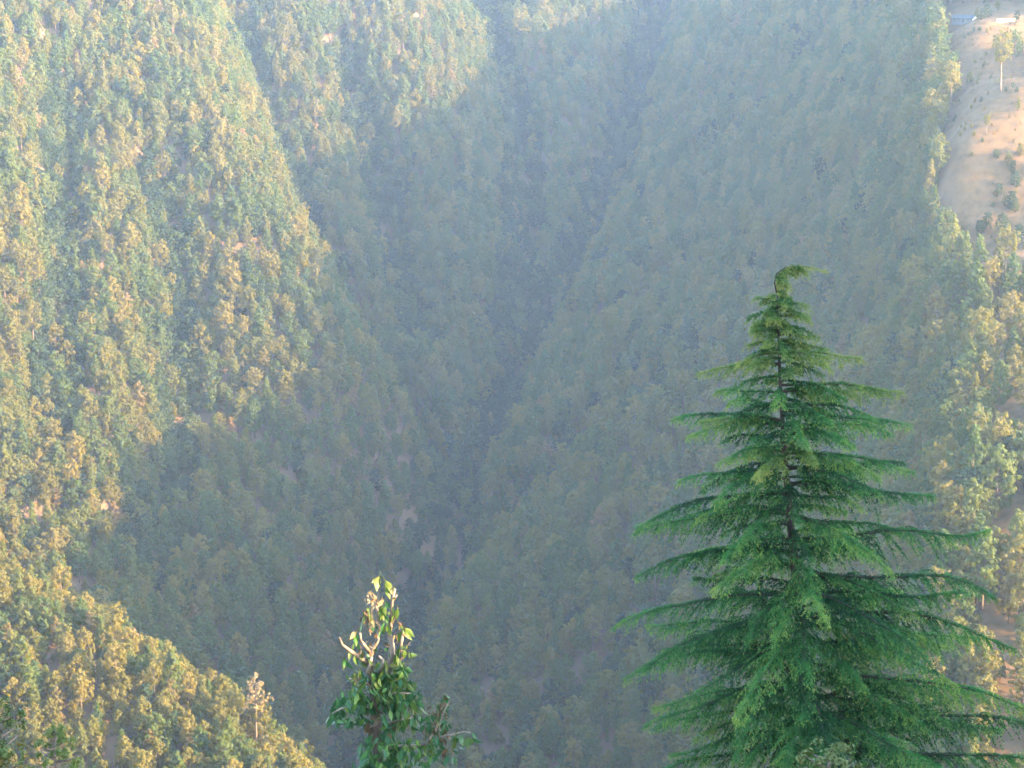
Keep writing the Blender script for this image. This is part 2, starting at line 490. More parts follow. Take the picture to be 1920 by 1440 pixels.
def visible(p, top):
    """is the tree top in sight of the camera over the bare terrain"""
    q = p + np.array((0, 0, top))
    ok = np.ones(len(p), bool)
    for t in np.linspace(0.15, 0.985, 110):
        s = q * t
        ok &= s[:, 2] > H(s[:, 0], s[:, 1]) - 1.0
    return ok
tall = np.arange(len(TP)) < n_tall
vis = visible(TP, 17.0)
u, v, dep = project(TP + np.array((0, 0, 9.0)))
inframe = (u > -60) & (u < 1980) & (v > -60) & (v < 1500)
crest = (TP[:, 0] > 60)
TP_keep = (vis & inframe) | crest | vis
TP, vis, inframe, tall = TP[TP_keep], vis[TP_keep], inframe[TP_keep], tall[TP_keep]
u, v, dep = project(TP + np.array((0, 0, 9.0)))
kind_r = RNG.random(len(TP))
dryish = vnoise(TP[:, 0] / 60 + 20, TP[:, 1] / 60)
weights = np.array([0.28, 0.52, 0.66, 0.86, 0.93, 0.95, 1.0])
KIND = np.searchsorted(weights, np.clip(kind_r + 0.12 * (dryish > 0.22) * (kind_r > 0.5), 0, 0.999))
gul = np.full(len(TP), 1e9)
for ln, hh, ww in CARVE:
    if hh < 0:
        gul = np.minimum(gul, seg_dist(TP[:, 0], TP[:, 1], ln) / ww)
KIND = np.where((gul < 0.75) & (RNG.random(len(TP)) < 0.8), 6, KIND)       # gully shade put into the colour: mostly the dark broadleaf kind here
nearsp = (TP[:, 1] < 735) & (u < 900)
KIND = np.where(nearsp, np.searchsorted(np.array([0.14, 0.28, 0.34, 0.84, 0.90, 0.97, 1.0]), kind_r), KIND)
SC = (0.72 + 0.9 * RNG.beta(1.8, 2.2, len(TP))) * (0.92 + 0.3 * vnoise(TP[:, 0] / 45, TP[:, 1] / 45 + 7)) * np.where((TP[:, 1] < 735) & (u < 900), 0.74, 1.0)
SC = np.where(tall, SC, RNG.uniform(0.25, 0.5, len(TP)))
ROT = RNG.uniform(0, 6.283, len(TP))

# the trees that show largest become single objects
score = np.where(vis & inframe & tall, SC / dep, 0)
hid = (u > 1180) & (u < 1860) & (v > 900) & (np.abs(u - 1500) < (v - 480) * 0.4)      # behind the cedar
score[hid] = 0
order = np.argsort(-score)[:250]
single = np.zeros(len(TP), bool); single[order] = True

def zone(uu, Y, vv):
    if Y < 735 and uu < 760:
        return 'on the sunlit near spur', 'pines on the sunlit near spur'
    if uu < 900:
        return 'on the far hillside behind the near spur', 'pines on the far hillside behind the near spur'
    return 'on the hazy hillside behind the cedar', 'pines on the hazy hillside behind the cedar'

first = {}
def plant(name, k, loc, rz, sc, label, cat, group=None, tilt=(0, 0)):
    o = empty(name, loc, label, cat, group, rz, sc)
    o.rotation_euler = (tilt[0], tilt[1], rz)
    a = put(bpy.data.objects.new('trunk', PROTO[k][0]), o)
    b = put(bpy.data.objects.new('crown', PROTO[k][1]), o)
    first.setdefault(k, (a, b))
    return o
for i in order:
    k = int(KIND[i])
    zl, zg = zone(u[i], TP[i, 1], v[i])
    sw = 'small ' if SC[i] < 0.85 else 'large ' if SC[i] > 1.2 else ''
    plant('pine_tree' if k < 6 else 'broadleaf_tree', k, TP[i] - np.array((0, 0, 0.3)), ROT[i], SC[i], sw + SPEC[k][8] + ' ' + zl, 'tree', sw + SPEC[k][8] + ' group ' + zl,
          (random.uniform(-.04, .04), random.uniform(-.04, .04)))
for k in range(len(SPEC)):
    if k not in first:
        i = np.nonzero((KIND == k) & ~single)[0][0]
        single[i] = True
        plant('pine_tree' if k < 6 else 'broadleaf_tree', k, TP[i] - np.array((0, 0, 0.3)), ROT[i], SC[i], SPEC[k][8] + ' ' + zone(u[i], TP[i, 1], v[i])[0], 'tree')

# ------------------------------------------------------------------ the field at right and single trees of note
def ground_hit(u_, v_, y0=420.0, y1=1700.0):
    """where the line of sight through a photo pixel meets the ground"""
    ys = np.arange(y0, y1, 1.0)
    pp = np.array([at(u_, v_, q) for q in ys])
    hit = np.nonzero(pp[:, 2] < H(pp[:, 0], pp[:, 1]))[0]
    p = pp[hit[0]]
    return np.array((p[0], p[1], float(H(p[0], p[1]))))

def make_tree(name, obj_name, spec, mats, loc, label, cat='tree', rz=0.0, seed=1, **kw):
    g_ = np.random.default_rng(seed)
    tv, tf, cv, cf = make_pine(*spec, g_, **kw)
    o = empty(obj_name, loc, label, cat, None, rz)
    put(bpy.data.objects.new('trunk', mesh_np(name + '_trunk', tv, tf, M[mats[0]], True)), o)
    put(bpy.data.objects.new('crown', mesh_np(name + '_crown', cv, cf, M[mats[1]])), o)
    return o

M['pale_pine'] = foliage_mat('pale_dry_needles', [(0.0, (0.16, 0.14, 0.06)), (0.6, (0.24, 0.19, 0.09)), (1.0, (0.30, 0.22, 0.12))])
M['autumn'] = foliage_mat('autumn_leaves', [(0.0, (0.05, 0.09, 0.02)), (0.5, (0.20, 0.14, 0.03)), (1.0, (0.32, 0.15, 0.04))], vary=0.8, noise_scale=1.2)
M['shrub_leaf'] = foliage_mat('shrub_leaves', [(0.0, (0.06, 0.10, 0.03)), (0.6, (0.13, 0.16, 0.05)), (1.0, (0.26, 0.24, 0.12))], vary=0.8, noise_scale=4)
p = at(478, 1330, 618.0)
p[2] = float(H(p[0], p[1]))
hp = float(at(474, 1262, 618.0)[2] - p[2])
make_tree('lone_pine', 'pine_tree', (hp, 0.55, 9.0, 'ogive', 17), ('bark', 'pale_pine'), p - np.array((0, 0, .3)), 'lone pale dry pine with thin open crown on near spur edge', seed=31, tufts=6, per=14, trad=0.65, size=0.5)
# clump of tall bare-trunked pines beside the field, and the lone tall tree on it
for k_, (a, b, sc_) in enumerate([(1655, 285, 1.15), (1672, 292, 1.25), (1690, 288, 1.1), (1708, 280, 1.2), (1724, 284, 1.05), (1742, 262, 1.2), (1782, 210, 1.15)]):
    plant('pine_tree', 4, ground_hit(a, b), k_ * 1.3, sc_, 'tall bare trunked pine in the clump beside the dry field', 'tree', 'bare trunked pines beside the field')
ft = ground_hit(1840, 150)
for k_, (al, ac) in enumerate([(44, -16), (52, -7), (46, 2), (56, 10), (47, 18), (62, -2)]):  # pines out of view, added to cast a shadow band on the field
    x_, y_ = ft[0] + al * 0.906 + ac * 0.423, ft[1] - al * 0.423 + ac * 0.906
    plant('pine_tree', (0, 1, 3)[k_ % 3], (x_, y_, float(H(x_, y_)) - 0.3), k_ * 1.7, 1.45, 'large unseen pine added to shade the upper field', 'tree', 'unseen pines added to shade the upper field')
plant('pine_tree', 4, ground_hit(1876, 172), 2.0, 1.35, 'lone tall pine standing on the dry field below the house', 'tree')
for k_, (a, b, sc_) in enumerate([(1832, 36, .42), (1842, 38, .5), (1852, 32, .55), (1870, 20, .4), (1906, 40, .45), (1838, 62, .22), (1850, 64, .22), (1826, 60, .2),
                                  (1868, 300, .35), (1890, 318, .5), (1898, 326, .4), (1904, 352, .6), (1912, 300, .45), (1895, 395, .65), (1902, 402, .5), (1884, 390, .4), (1872, 372, .5), (1880, 440, .7), (1870, 446, .5), (1908, 460, .7),
                                  (1912, 100, .45), (1915, 92, .4), (1850, 430, .6), (1838, 440, .5)]):
    q = ground_hit(a, b)
    plant('shrub', 6 if k_ % 3 else 3, q - np.array((0, 0, 0.2)), k_ * 2.1, sc_, 'low round shrub scattered on the dry grass field', 'shrub', 'shrubs on the dry field')

def flat_mat(name, c1, c2, scale, rough=0.8):
    m, n, out = new_mat(name)
    tc = n.nodes.new('ShaderNodeTexCoord')
    no = n.nodes.new('ShaderNodeTexNoise'); no.inputs['Scale'].default_value = scale; no.inputs['Detail'].default_value = 5
    n.links.new(tc.outputs['Object'], no.inputs['Vector'])
    r = ramp(n, [(0.3, c1), (0.7, c2)])
    n.links.new(no.outputs['Fac'], r.inputs['Fac'])
    pb = n.nodes.new('ShaderNodeBsdfPrincipled'); pb.inputs['Roughness'].default_value = rough
    n.links.new(r.outputs[0], pb.inputs['Base Color'])
    n.links.new(pb.outputs[0], out.inputs['Surface'])
    return m
M['white_wall'] = flat_mat('whitewashed_wall', (0.62, 0.60, 0.55), (0.80, 0.78, 0.73), 1.2)
M['blue_roof'] = flat_mat('blue_metal_roof', (0.022, 0.042, 0.06), (0.04, 0.065, 0.085), 0.8, 0.95)
M['slate_wall'] = flat_mat('grey_blue_wall', (0.07, 0.09, 0.105), (0.11, 0.13, 0.145), 1.0)  # long walls set darker and bluer than the gable end
M['dark_opening'] = flat_mat('dark_wood', (0.03, 0.025, 0.02), (0.07, 0.055, 0.045), 3)
M['cream_wall'] = flat_mat('cream_plaster', (0.34, 0.30, 0.21), (0.42, 0.37, 0.28), 0.9)

def box(cx, cy, cz, sx, sy, sz):
    V = [(cx + a * sx / 2, cy + b * sy / 2, cz + c_ * sz / 2) for c_ in (-1, 1) for b in (-1, 1) for a in (-1, 1)]
    return V, [(0, 2, 3, 1), (4, 5, 7, 6), (0, 1, 5, 4), (2, 6, 7, 3), (0, 4, 6, 2), (1, 3, 7, 5)]
def gable(l, wd, z0, z1, over):
    """a pitched roof with its own thickness"""
    V, F = [], []
    hl, hw = l / 2 + over, wd / 2 + over
    for t_ in (0.0, 0.14):
        V += [(-hl, -hw, z0 + t_), (hl, -hw, z0 + t_), (hl, 0, z1 + t_), (-hl, 0, z1 + t_), (-hl, hw, z0 + t_), (hl, hw, z0 + t_)]
    F = [(0, 3, 2, 1), (3, 4, 5, 2), (6, 7, 8, 9), (9, 8, 11, 10), (0, 1, 7, 6), (4, 10, 11, 5), (0, 6, 9, 3), (3, 9, 10, 4), (1, 2, 8, 7), (2, 5, 11, 8)]
    return V, F
q = ground_hit(1808, 44) + np.array((0, 0, 0.5))
house = empty('farm_house', q, 'long low blue roofed house with a white gable end above terraced field', 'house', None, R(-38))
hl_, hw_, hh_ = 12.0, 5.6, 2.4
V = [(-hl_ / 2, -hw_ / 2, -1.5), (hl_ / 2, -hw_ / 2, -1.5), (hl_ / 2, hw_ / 2, -1.5), (-hl_ / 2, hw_ / 2, -1.5), (-hl_ / 2, -hw_ / 2, hh_), (hl_ / 2, -hw_ / 2, hh_), (hl_ / 2, hw_ / 2, hh_), (-hl_ / 2, hw_ / 2, hh_), (hl_ / 2, 0, hh_ + 1.5), (-hl_ / 2, 0, hh_ + 1.5)]
F = [(0, 1, 5, 4), (2, 3, 7, 6), (1, 2, 6, 8, 5), (3, 0, 4, 9, 7), (0, 3, 2, 1)]
put(bpy.data.objects.new('wall', mesh_np('house_wall', V, F, M['slate_wall'])), house)
Vg = [(hl_ / 2 + 0.06, y_, z_) for y_, z_ in ((-hw_ / 2, -1.5), (hw_ / 2, -1.5), (hw_ / 2, hh_), (0, hh_ + 1.4), (-hw_ / 2, hh_))]
Vg += [(x_ - 0.05, y_, z_) for x_, y_, z_ in Vg]
put(bpy.data.objects.new('gable_wall', mesh_np('house_gable', Vg, [(0, 1, 2, 3, 4), (9, 8, 7, 6, 5)] + [(i_, 5 + i_, 5 + (i_ + 1) % 5, (i_ + 1) % 5) for i_ in range(5)], M['white_wall'])), house)
V, F = gable(hl_, hw_, hh_ - 0.25, hh_ + 1.55, 0.5)
put(bpy.data.objects.new('roof', mesh_np('house_roof', V, F, M['blue_roof'])), house)
V, F = box(0, 0, 1.0, 1.0, 0.10, 2.0)
d_ = put(bpy.data.objects.new('door', mesh_np('house_door', V, F, M['dark_opening'])), house); d_.location = (0.6, -hw_ / 2 - 0.03, 0)
V, F = box(0, 0, 1.6, 1.0, 0.10, 0.9)
wm = mesh_np('house_window', V, F, M['dark_opening'])
for x_ in (-4.6, -2.2, 3.4):
    w_ = put(bpy.data.objects.new('window', wm), house); w_.location = (x_, -hw_ / 2 - 0.03, 0)
q = ground_hit(1886, 42)
lw = empty('terrace_wall', q, 'long low cream plastered wall on the terrace beside the house', 'wall', None, R(14))
V, F = box(0, 0, 0.2, 10.5, 0.5, 2.6)
put(bpy.data.objects.new('wall_panel', mesh_np('cream_wall', V, F, M['cream_wall'])), lw)
V, F = box(0, 0, 1.56, 10.7, 0.7, 0.12)
lw['kind'] = 'thing'
put(bpy.data.objects.new('coping', mesh_np('cream_coping', V, F, M['white_wall'])), lw)
q = ground_hit(1768, 214)
hut = empty('small_hut', q, 'tiny white hut at the lower edge of the field', 'hut', None, R(-20))
V, F = box(0, 0, 0.7, 2.2, 1.8, 2.0)
put(bpy.data.objects.new('wall', mesh_np('hut_wall', V, F, M['white_wall'])), hut)
V, F = gable(2.2, 1.8, 1.70, 2.2, 0.15)
put(bpy.data.objects.new('roof', mesh_np('hut_roof', V, F, M['white_wall'])), hut)
# treetops of the viewer's own hillside that reach into the picture from below
def near_tree(a, b, Y, crown_h, **kw):
    top = at(a, b, Y)
    g0 = float(H(top[0], top[1]))
    h = float(top[2] - g0)
    return np.array((top[0], top[1], g0 - 0.2)), h + 0.2, 1 - crown_h / h
loc, h, cb = near_tree(112, 1368, 85.0, 5.0)
make_tree('near_pine', 'pine_tree', (h, cb, 3.4, 'ogive', 30), ('bark', 'pine'), loc, 'dark pine top rising in front of the sunlit near spur', seed=44, tufts=3, per=26, trad=0.24, size=0.15)
loc, h, cb = near_tree(-28, 1338, 75.0, 4.0)
make_tree('autumn_tree', 'broadleaf_tree', (h, cb, 2.9, 'round', 30), ('bark', 'autumn'), loc, 'orange brown and green leafy treetop beside the dark pine top', seed=45, tufts=4, per=26, trad=0.28, size=0.14)
loc, h, cb = near_tree(1545, 1412, 40.0, 3.0)
make_tree('leafy_shrub', 'broadleaf_tree', (h, cb, 1.7, 'round', 34), ('bark', 'shrub_leaf'), loc, 'pale olive leafy treetop in front of the cedar trunk', seed=46, tufts=4, per=26, trad=0.16, size=0.075)

# the rest of the wood: one object, instanced on points
rest = ~single
rp = TP[rest] - np.array((0, 0, 0.3))
fm = bpy.data.meshes.new('forest')
fm.vertices.add(len(rp)); fm.vertices.foreach_set('co', rp.astype(np.float32).ravel())
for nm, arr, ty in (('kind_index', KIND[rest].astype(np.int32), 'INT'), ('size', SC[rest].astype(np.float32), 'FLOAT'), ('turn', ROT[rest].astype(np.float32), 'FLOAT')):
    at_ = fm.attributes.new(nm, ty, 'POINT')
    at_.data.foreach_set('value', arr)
forest = put(bpy.data.objects.new('forest', fm), kind='stuff', label='dense pine forest covering the hazy valley slopes', category='forest')
ng = bpy.data.node_groups.new('forest_scatter', 'GeometryNodeTree')
ng.interface.new_socket('Geometry', in_out='INPUT', socket_type='NodeSocketGeometry')
ng.interface.new_socket('Geometry', in_out='OUTPUT', socket_type='NodeSocketGeometry')
N, L = ng.nodes, ng.links
gi, go = N.new('NodeGroupInput'), N.new('NodeGroupOutput')
join = N.new('GeometryNodeJoinGeometry')
for k in reversed(range(len(SPEC))):
    jj = N.new('GeometryNodeJoinGeometry')
    for ob in first[k]:
        oi = N.new('GeometryNodeObjectInfo')
        oi.inputs['Object'].default_value = ob
        L.new(oi.outputs['Geometry'], jj.inputs[0])
    gt = N.new('GeometryNodeGeometryToInstance')
    L.new(jj.outputs[0], gt.inputs[0])
    L.new(gt.outputs[0], join.inputs[0])
iop = N.new('GeometryNodeInstanceOnPoints')
iop.inputs['Pick Instance'].default_value = True
L.new(gi.outputs[0], iop.inputs['Points'])
L.new(join.outputs[0], iop.inputs['Instance'])
def named(nm, ty):
    q = N.new('GeometryNodeInputNamedAttribute'); q.data_type = ty
    q.inputs['Name'].default_value = nm
    return q.outputs['Attribute']
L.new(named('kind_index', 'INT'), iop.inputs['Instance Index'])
cx = N.new('ShaderNodeCombineXYZ')
L.new(named('turn', 'FLOAT'), cx.inputs['Z'])
er = N.new('FunctionNodeEulerToRotation')
L.new(cx.outputs[0], er.inputs[0])
L.new(er.outputs[0], iop.inputs['Rotation'])
L.new(named('size', 'FLOAT'), iop.inputs['Scale'])
L.new(iop.outputs[0], go.inputs[0])
md = forest.modifiers.new('scatter', 'NODES')
md.node_group = ng
nf = 5200
sx, sy = RNG.uniform(205, 330, nf), RNG.uniform(820, 1115, nf)
sp = np.stack([sx, sy, H(sx, sy)], 1)
su, sv, _ = project(sp)
ok = (su > 1775) & (su < 2150) & (vnoise(sx / 9, sy / 9) + 0.6 * vnoise(sx / 3, sy / 3) > RNG.uniform(-0.25, 0.35, nf))
sp = sp[ok] - np.array((0, 0, 0.1))
sm = bpy.data.meshes.new('field_scrub')
sm.vertices.add(len(sp)); sm.vertices.foreach_set('co', sp.astype(np.float32).ravel())
for nm, arr, ty in (('kind_index', RNG.choice([3, 5, 5, 6], len(sp)).astype(np.int32), 'INT'), ('size', (0.03 + 0.20 * RNG.random(len(sp)) ** 3).astype(np.float32), 'FLOAT'), ('turn', RNG.uniform(0, 6.28, len(sp)).astype(np.float32), 'FLOAT')):
    sm.attributes.new(nm, ty, 'POINT').data.foreach_set('value', arr)
scrub = put(bpy.data.objects.new('field_scrub', sm), kind='stuff', label='low dry scrub and grass tufts over the field', category='scrub')
scrub.modifiers.new('scatter', 'NODES').node_group = ng
print('TREES', len(TP), 'single', single.sum(), 'lowest', ZZ.min(), 'highest', ZZ.max())

# ------------------------------------------------------------------ the cedar
def cedar_mat(name, old, mid, young):
    """needles: dark on old wood, yellow-green on the young shoots"""
    m, n, out = new_mat(name)
    at_n = n.nodes.new('ShaderNodeAttribute'); at_n.attribute_name = 'young'
    tc = n.nodes.new('ShaderNodeTexCoord')
    no = n.nodes.new('ShaderNodeTexNoise'); no.inputs['Scale'].default_value = 2.2; no.inputs['Detail'].default_value = 3
    n.links.new(tc.outputs['Object'], no.inputs['Vector'])
    ma = n.nodes.new('ShaderNodeMath'); ma.operation = 'MULTIPLY_ADD'
    sb = n.nodes.new('ShaderNodeMath'); sb.operation = 'SUBTRACT'; sb.inputs[1].default_value = 0.5
    n.links.new(no.outputs['Fac'], sb.inputs[0]); n.links.new(sb.outputs[0], ma.inputs[0]); ma.inputs[1].default_value = 1.1
    n.links.new(at_n.outputs['Fac'], ma.inputs[2])
    oi = n.nodes.new('ShaderNodeObjectInfo')
    mo = n.nodes.new('ShaderNodeMath'); mo.operation = 'MULTIPLY_ADD'; mo.inputs[1].default_value = 0.45
    n.links.new(oi.outputs['Random'], mo.inputs[0]); n.links.new(ma.outputs[0], mo.inputs[2])
    r = ramp(n, [(0.22, old), (0.62, mid), (1.15, young)])
    n.links.new(mo.outputs[0], r.inputs['Fac'])
    pb = n.nodes.new('ShaderNodeBsdfPrincipled'); pb.inputs['Roughness'].default_value = 0.55; pb.inputs['Specular IOR Level'].default_value = 0.3
    tr = n.nodes.new('ShaderNodeBsdfTranslucent')
    n.links.new(r.outputs[0], pb.inputs['Base Color']); n.links.new(r.outputs[0], tr.inputs['Color'])
    mix = n.nodes.new('ShaderNodeMixShader'); mix.inputs[0].default_value = 0.3
    n.links.new(pb.outputs[0], mix.inputs[1]); n.links.new(tr.outputs[0], mix.inputs[2])
    n.links.new(mix.outputs[0], out.inputs['Surface'])
    return m
M['cedar'] = cedar_mat('cedar_needles', (0.011, 0.068, 0.024), (0.052, 0.205, 0.048), (0.23, 0.34, 0.065))
M['cedar_top'] = cedar_mat('cedar_young_needles', (0.035, 0.12, 0.03), (0.14, 0.22, 0.048), (0.26, 0.29, 0.065))
def young_attr(me, val):
    a_ = me.attributes.new('young', 'FLOAT', 'POINT')
    a_.data.foreach_set('value', np.repeat(val, 3).astype(np.float32))
    return me
M['cedar_bark'] = bark_mat('cedar_bark', (0.035, 0.028, 0.024), (0.085, 0.065, 0.05), 9)

def needles(base, dirs, length, width, rng):
    """one slim triangle per needle"""
    n = len(base)
    s = np.cross(dirs, rng.normal(size=(n, 3)))
    s /= np.linalg.norm(s, axis=1)[:, None] + 1e-9
    L = (length * rng.uniform(0.7, 1.25, n))[:, None]
    V = np.stack([base - s * width * 0.5, base + s * width * 0.5, base + dirs * L], 1).reshape(-1, 3)
    return V, np.arange(3 * n).reshape(-1, 3)

def unit(a):
    return a / (np.linalg.norm(a, axis=-1, keepdims=True) + 1e-9)

CY = 46.0
PXM = float(project(at(1470, 900, CY))[2]) / FPX            # metres per photo pixel at the cedar
TRK = [(1457, 545), (1459, 620), (1463, 720), (1471, 850), (1482, 980), (1497, 1130), (1510, 1280), (1525, 1420), (1545, 1640), (1565, 1900)]
trk = [at(a, b, CY) for a, b in TRK]
gz = float(H(trk[-1][0], CY))
trk.append(np.array((trk[-1][0] + 0.25, CY, gz - 0.3)))
trk = np.array(trk)
tv_ = np.array([b for a, b in TRK] + [2300.0])
def trunk_at(v):
    return np.array([np.interp(v, tv_, trk[:, k]) for k in range(3)])
cedar = empty('cedar_tree', (float(trk[-1][0]), CY, gz), 'large dark green cedar with tiered drooping branches and a nodding tip', 'tree')
CO = np.array(cedar.location)
rad = [0.016, 0.026, 0.042, 0.065, 0.09, 0.12, 0.15, 0.18, 0.22, 0.27, 0.32]
V_, F_ = tube([p - CO for p in trk], rad, 10)
put(bpy.data.objects.new('trunk', mesh_np('cedar_trunk', V_, F_, M['cedar_bark'], True)), cedar)

ENV_V = [560, 620, 660, 700, 780, 870, 950, 1070, 1190, 1290, 1400, 1560, 1800]
ENV_L = [45, 62, 75, 130, 190, 185, 262, 290, 330, 310, 290, 360, 420]
ENV_R = [62, 85, 125, 165, 205, 215, 240, 330, 395, 430, 450, 470, 480]
crng = np.random.default_rng(5)

def cedar_branch(o, az, L, a, b, young, dens=1.0, twig_scale=1.0):
    """a limb as a curve, with side twigs in a drooping spray that carry the needles"""
    hd = np.array((math.cos(az), math.sin(az), 0.0))
    sd = np.array((-math.sin(az), math.cos(az), 0.0))
    wob = crng.uniform(-0.12, 0.12)
    ph, am, tipd = crng.uniform(0, 6.28), crng.uniform(0.012, 0.04), crng.uniform(-0.04, 0.06)
    def c(t):
        t = np.asarray(t, float)[..., None]
        return o + hd * (L * t) + sd * (wob * L * t * t + am * L * np.sin(7 * t + ph) * t) + np.array((0, 0, 1.0)) * (am * 0.9 * L * t * np.sin(8.5 * t + 2 * ph)) + np.array((0, 0, 1.0)) * (L * (a * t - b * t * t - tipd * t ** 5))
    tt = np.linspace(0, 1, 9)
    cp = c(tt)
    r0 = 0.007 + 0.0085 * L
    V, F = tube([q - CO for q in cp], list(r0 * (1 - 0.88 * tt)), 5)
    br = put(bpy.data.objects.new('branch', mesh_np('cedar_branch', V, F, M['cedar_bark'], True)), cedar)
    # side twigs, alternating left and right in a spray that droops at its edge
    n = max(12, int(L * 16 * dens))
    t = np.clip(np.linspace(0.10, 0.99, n) + crng.uniform(-0.35, 0.35, n) / n, 0.03, 0.995)
    base = c(t)
    tan = unit(c(t + 0.02) - c(t - 0.02))
    side = np.where(np.arange(n) % 2 == 0, 1.0, -1.0)[:, None]
    ang = crng.uniform(0.55, 1.05, n)[:, None]
    lat = sd[None] * side
    d = unit(tan * np.cos(ang) + lat * np.sin(ang) + np.array((0, 0, 1.0)) * crng.uniform(-0.8, 0.35, n)[:, None])
    tl = (0.17 * (1 - 0.75 * t) + 0.25 * L * (1 - t) ** 0.75 * (0.3 + 0.7 * np.minimum(1, t * 3))) * crng.uniform(0.65, 1.2, n) * twig_scale
    tl = np.clip(tl, 0.05, 0.95)
    def twig_pt(ti, s_):
        return base[ti] + d[ti] * (s_ * tl[ti])[:, None] + np.array((0, 0, -1.0)) * (0.48 * (s_ ** 2) * tl[ti])[:, None]
    # small shoots along each twig
    m = np.maximum(3, (tl / 0.052).astype(int))
    ti = np.repeat(np.arange(n), m)
    s_ = crng.uniform(0.08, 0.98, len(ti))
    sb = twig_pt(ti, s_)
    tdir = unit(twig_pt(ti, s_ + 0.05) - sb)
    sgn = np.where(crng.random(len(ti)) < 0.5, 1.0, -1.0)[:, None]
    plane = unit(np.cross(tdir, np.array((0, 0, 1.0))))
    sdir = unit(tdir * 0.75 + plane * sgn * 0.75 + crng.normal(size=(len(ti), 3)) * 0.22 + np.array((0, 0, -0.22)))
    sl_ = crng.uniform(0.05, 0.19, len(ti)) * (1.15 - 0.75 * s_)
    # needles on shoots, on twigs and on the limb itself
    k1 = np.maximum(4, (sl_ / 0.0098).astype(int))
    a1 = np.repeat(np.arange(len(ti)), k1)
    w1 = crng.random(len(a1))
    nb1 = sb[a1] + sdir[a1] * (w1 * sl_[a1])[:, None] + np.array((0, 0, -0.35)) * (w1 ** 2 * sl_[a1])[:, None]
    nd1 = unit(sdir[a1] * 0.8 + crng.normal(size=(len(a1), 3)) * 0.55)
    k2 = (tl / 0.009).astype(int)
    a2 = np.repeat(np.arange(n), k2)
    nb2 = twig_pt(a2, crng.random(len(a2)))
    nd2 = unit(d[a2] * 0.7 + crng.normal(size=(len(a2), 3)) * 0.6)
    q = crng.uniform(0.05, 1.0, int(L * 420))
    nb3 = c(q)
    nb3 = nb3 + crng.normal(size=nb3.shape) * np.array((0.03, 0.03, 0.012)) + np.array((0, 0, 0.015))
    nd3 = unit(hd * 0.6 + np.array((0, 0, 0.35)) + crng.normal(size=(len(q), 3)) * 0.6)
    V, F = needles(np.concatenate([nb1, nb2, nb3]) - CO, np.concatenate([nd1, nd2, nd3]), 0.046, 0.0185, crng)
    yv = np.concatenate([0.02 + 0.62 * s_[a1] * w1 + 0.32 * t[ti[a1]] ** 2 + 0.2 * w1, 0.40 * t[a2], 0.45 * q ** 2])
    put(bpy.data.objects.new('foliage', young_attr(mesh_np('cedar_foliage', V, F, M['cedar_top' if young else 'cedar']), yv)), br)

# limbs that make the outline in the photo: height on the trunk (pixel row), reach in pixels (left < 0), depth turn, rise, fall
KEY = [(585, -55, .2, .1, .25), (570, 62, -.2, .15, .3), (600, -48, -.3, .0, .5), (612, 75, .2, .1, .35), (640, 92, -.3, .0, .25), (660, 150, .1, .0, .02), (672, 110, -.5, .0, .25),
       (662, -82, .2, .05, .25), (682, -150, -.15, .02, .22), (722, 225, .1, .05, .07), (735, 200, -.3, .02, .06), (770, 225, .3, .0, .10), (800, 205, -.5, .0, .12),
       (790, -205, -.1, .22, .20), (800, -160, -.6, .1, .30), (850, 235, .2, .10, .24), (880, 240, -.2, .06, .10), (905, 258, .3, .05, .12), (880, -205, .1, .05, .12),
       (925, -285, .1, .05, .22), (965, -285, -.2, .06, .22), (1020, -300, .1, .05, .22), (1010, 365, .1, .08, .02), (1085, 385, -.1, .08, .12), (1120, -350, -.1, .1, .28), (1150, -310, .3, .05, .28),
       (1150, 405, .1, .1, .18), (1210, -335, -.2, .05, .25), (1210, 385, -.4, .0, .08), (1260, 440, .2, .05, .10), (1280, -310, .2, .05, .25), (1330, -290, -.2, .05, .22), (1340, 455, -.1, .05, .10), (1400, 470, .2, .05, .1), (1400, -300, .1, .05, .2)]
for vv, reach, tz, a, b in KEY:
    L_ = abs(reach) * PXM / math.cos(tz)
    az = -tz if reach > 0 else math.pi + tz
    cedar_branch(trunk_at(vv), az, L_, a, b, vv < 760)
vv, k = 560.0, 0
while vv < 1640:
    az = k * 2.399963 + 0.9 + crng.uniform(-0.25, 0.25)
    ca = math.cos(az)
    el_, er_ = np.interp(vv, ENV_V, ENV_L), np.interp(vv, ENV_V, ENV_R)
    R_ = (er_ if ca > 0 else el_) * abs(ca) + (el_ + er_) / 2 * (1 - abs(ca))
    f = smooth(600, 1000, np.array(vv)).item()
    Lk = max(0.35, R_ * PXM * crng.uniform(0.52, 0.98))
    cedar_branch(trunk_at(vv), az, Lk, crng.uniform(0.02, 0.36) * (1 - 0.4 * f), crng.uniform(0.12, 0.42), vv < 700 or (vv < 860 and crng.random() < 0.35), 1.0)
    vv += crng.uniform(4.6, 8.6) if vv < 1440 else crng.uniform(14, 22)
    k += 1
# short shoots round the thin top of the trunk and along the leader
for k_ in range(17):
    v_ = 548 + k_ * 7.0
    cedar_branch(trunk_at(v_), k_ * 2.4 + 0.4, float(np.interp(v_, [548, 600, 660], [0.34, 0.62, 0.95])) * crng.uniform(0.55, 1.0), crng.uniform(0.0, 0.25), crng.uniform(0.2, 0.45), True, 0.9, 0.6)
for k_, (a_, b_) in enumerate([(1453, 528), (1454, 520), (1458, 513), (1464, 507), (1472, 502), (1482, 500), (1492, 499)]):
    cedar_branch(at(a_, b_, CY), (0.1, -0.7, 0.7, -0.3, 0.4)[k_ % 5], 0.30 - 0.012 * k_ + crng.uniform(0, 0.10), -0.05 if k_ % 2 else -0.2, 0.2, True, 0.7, 0.35)
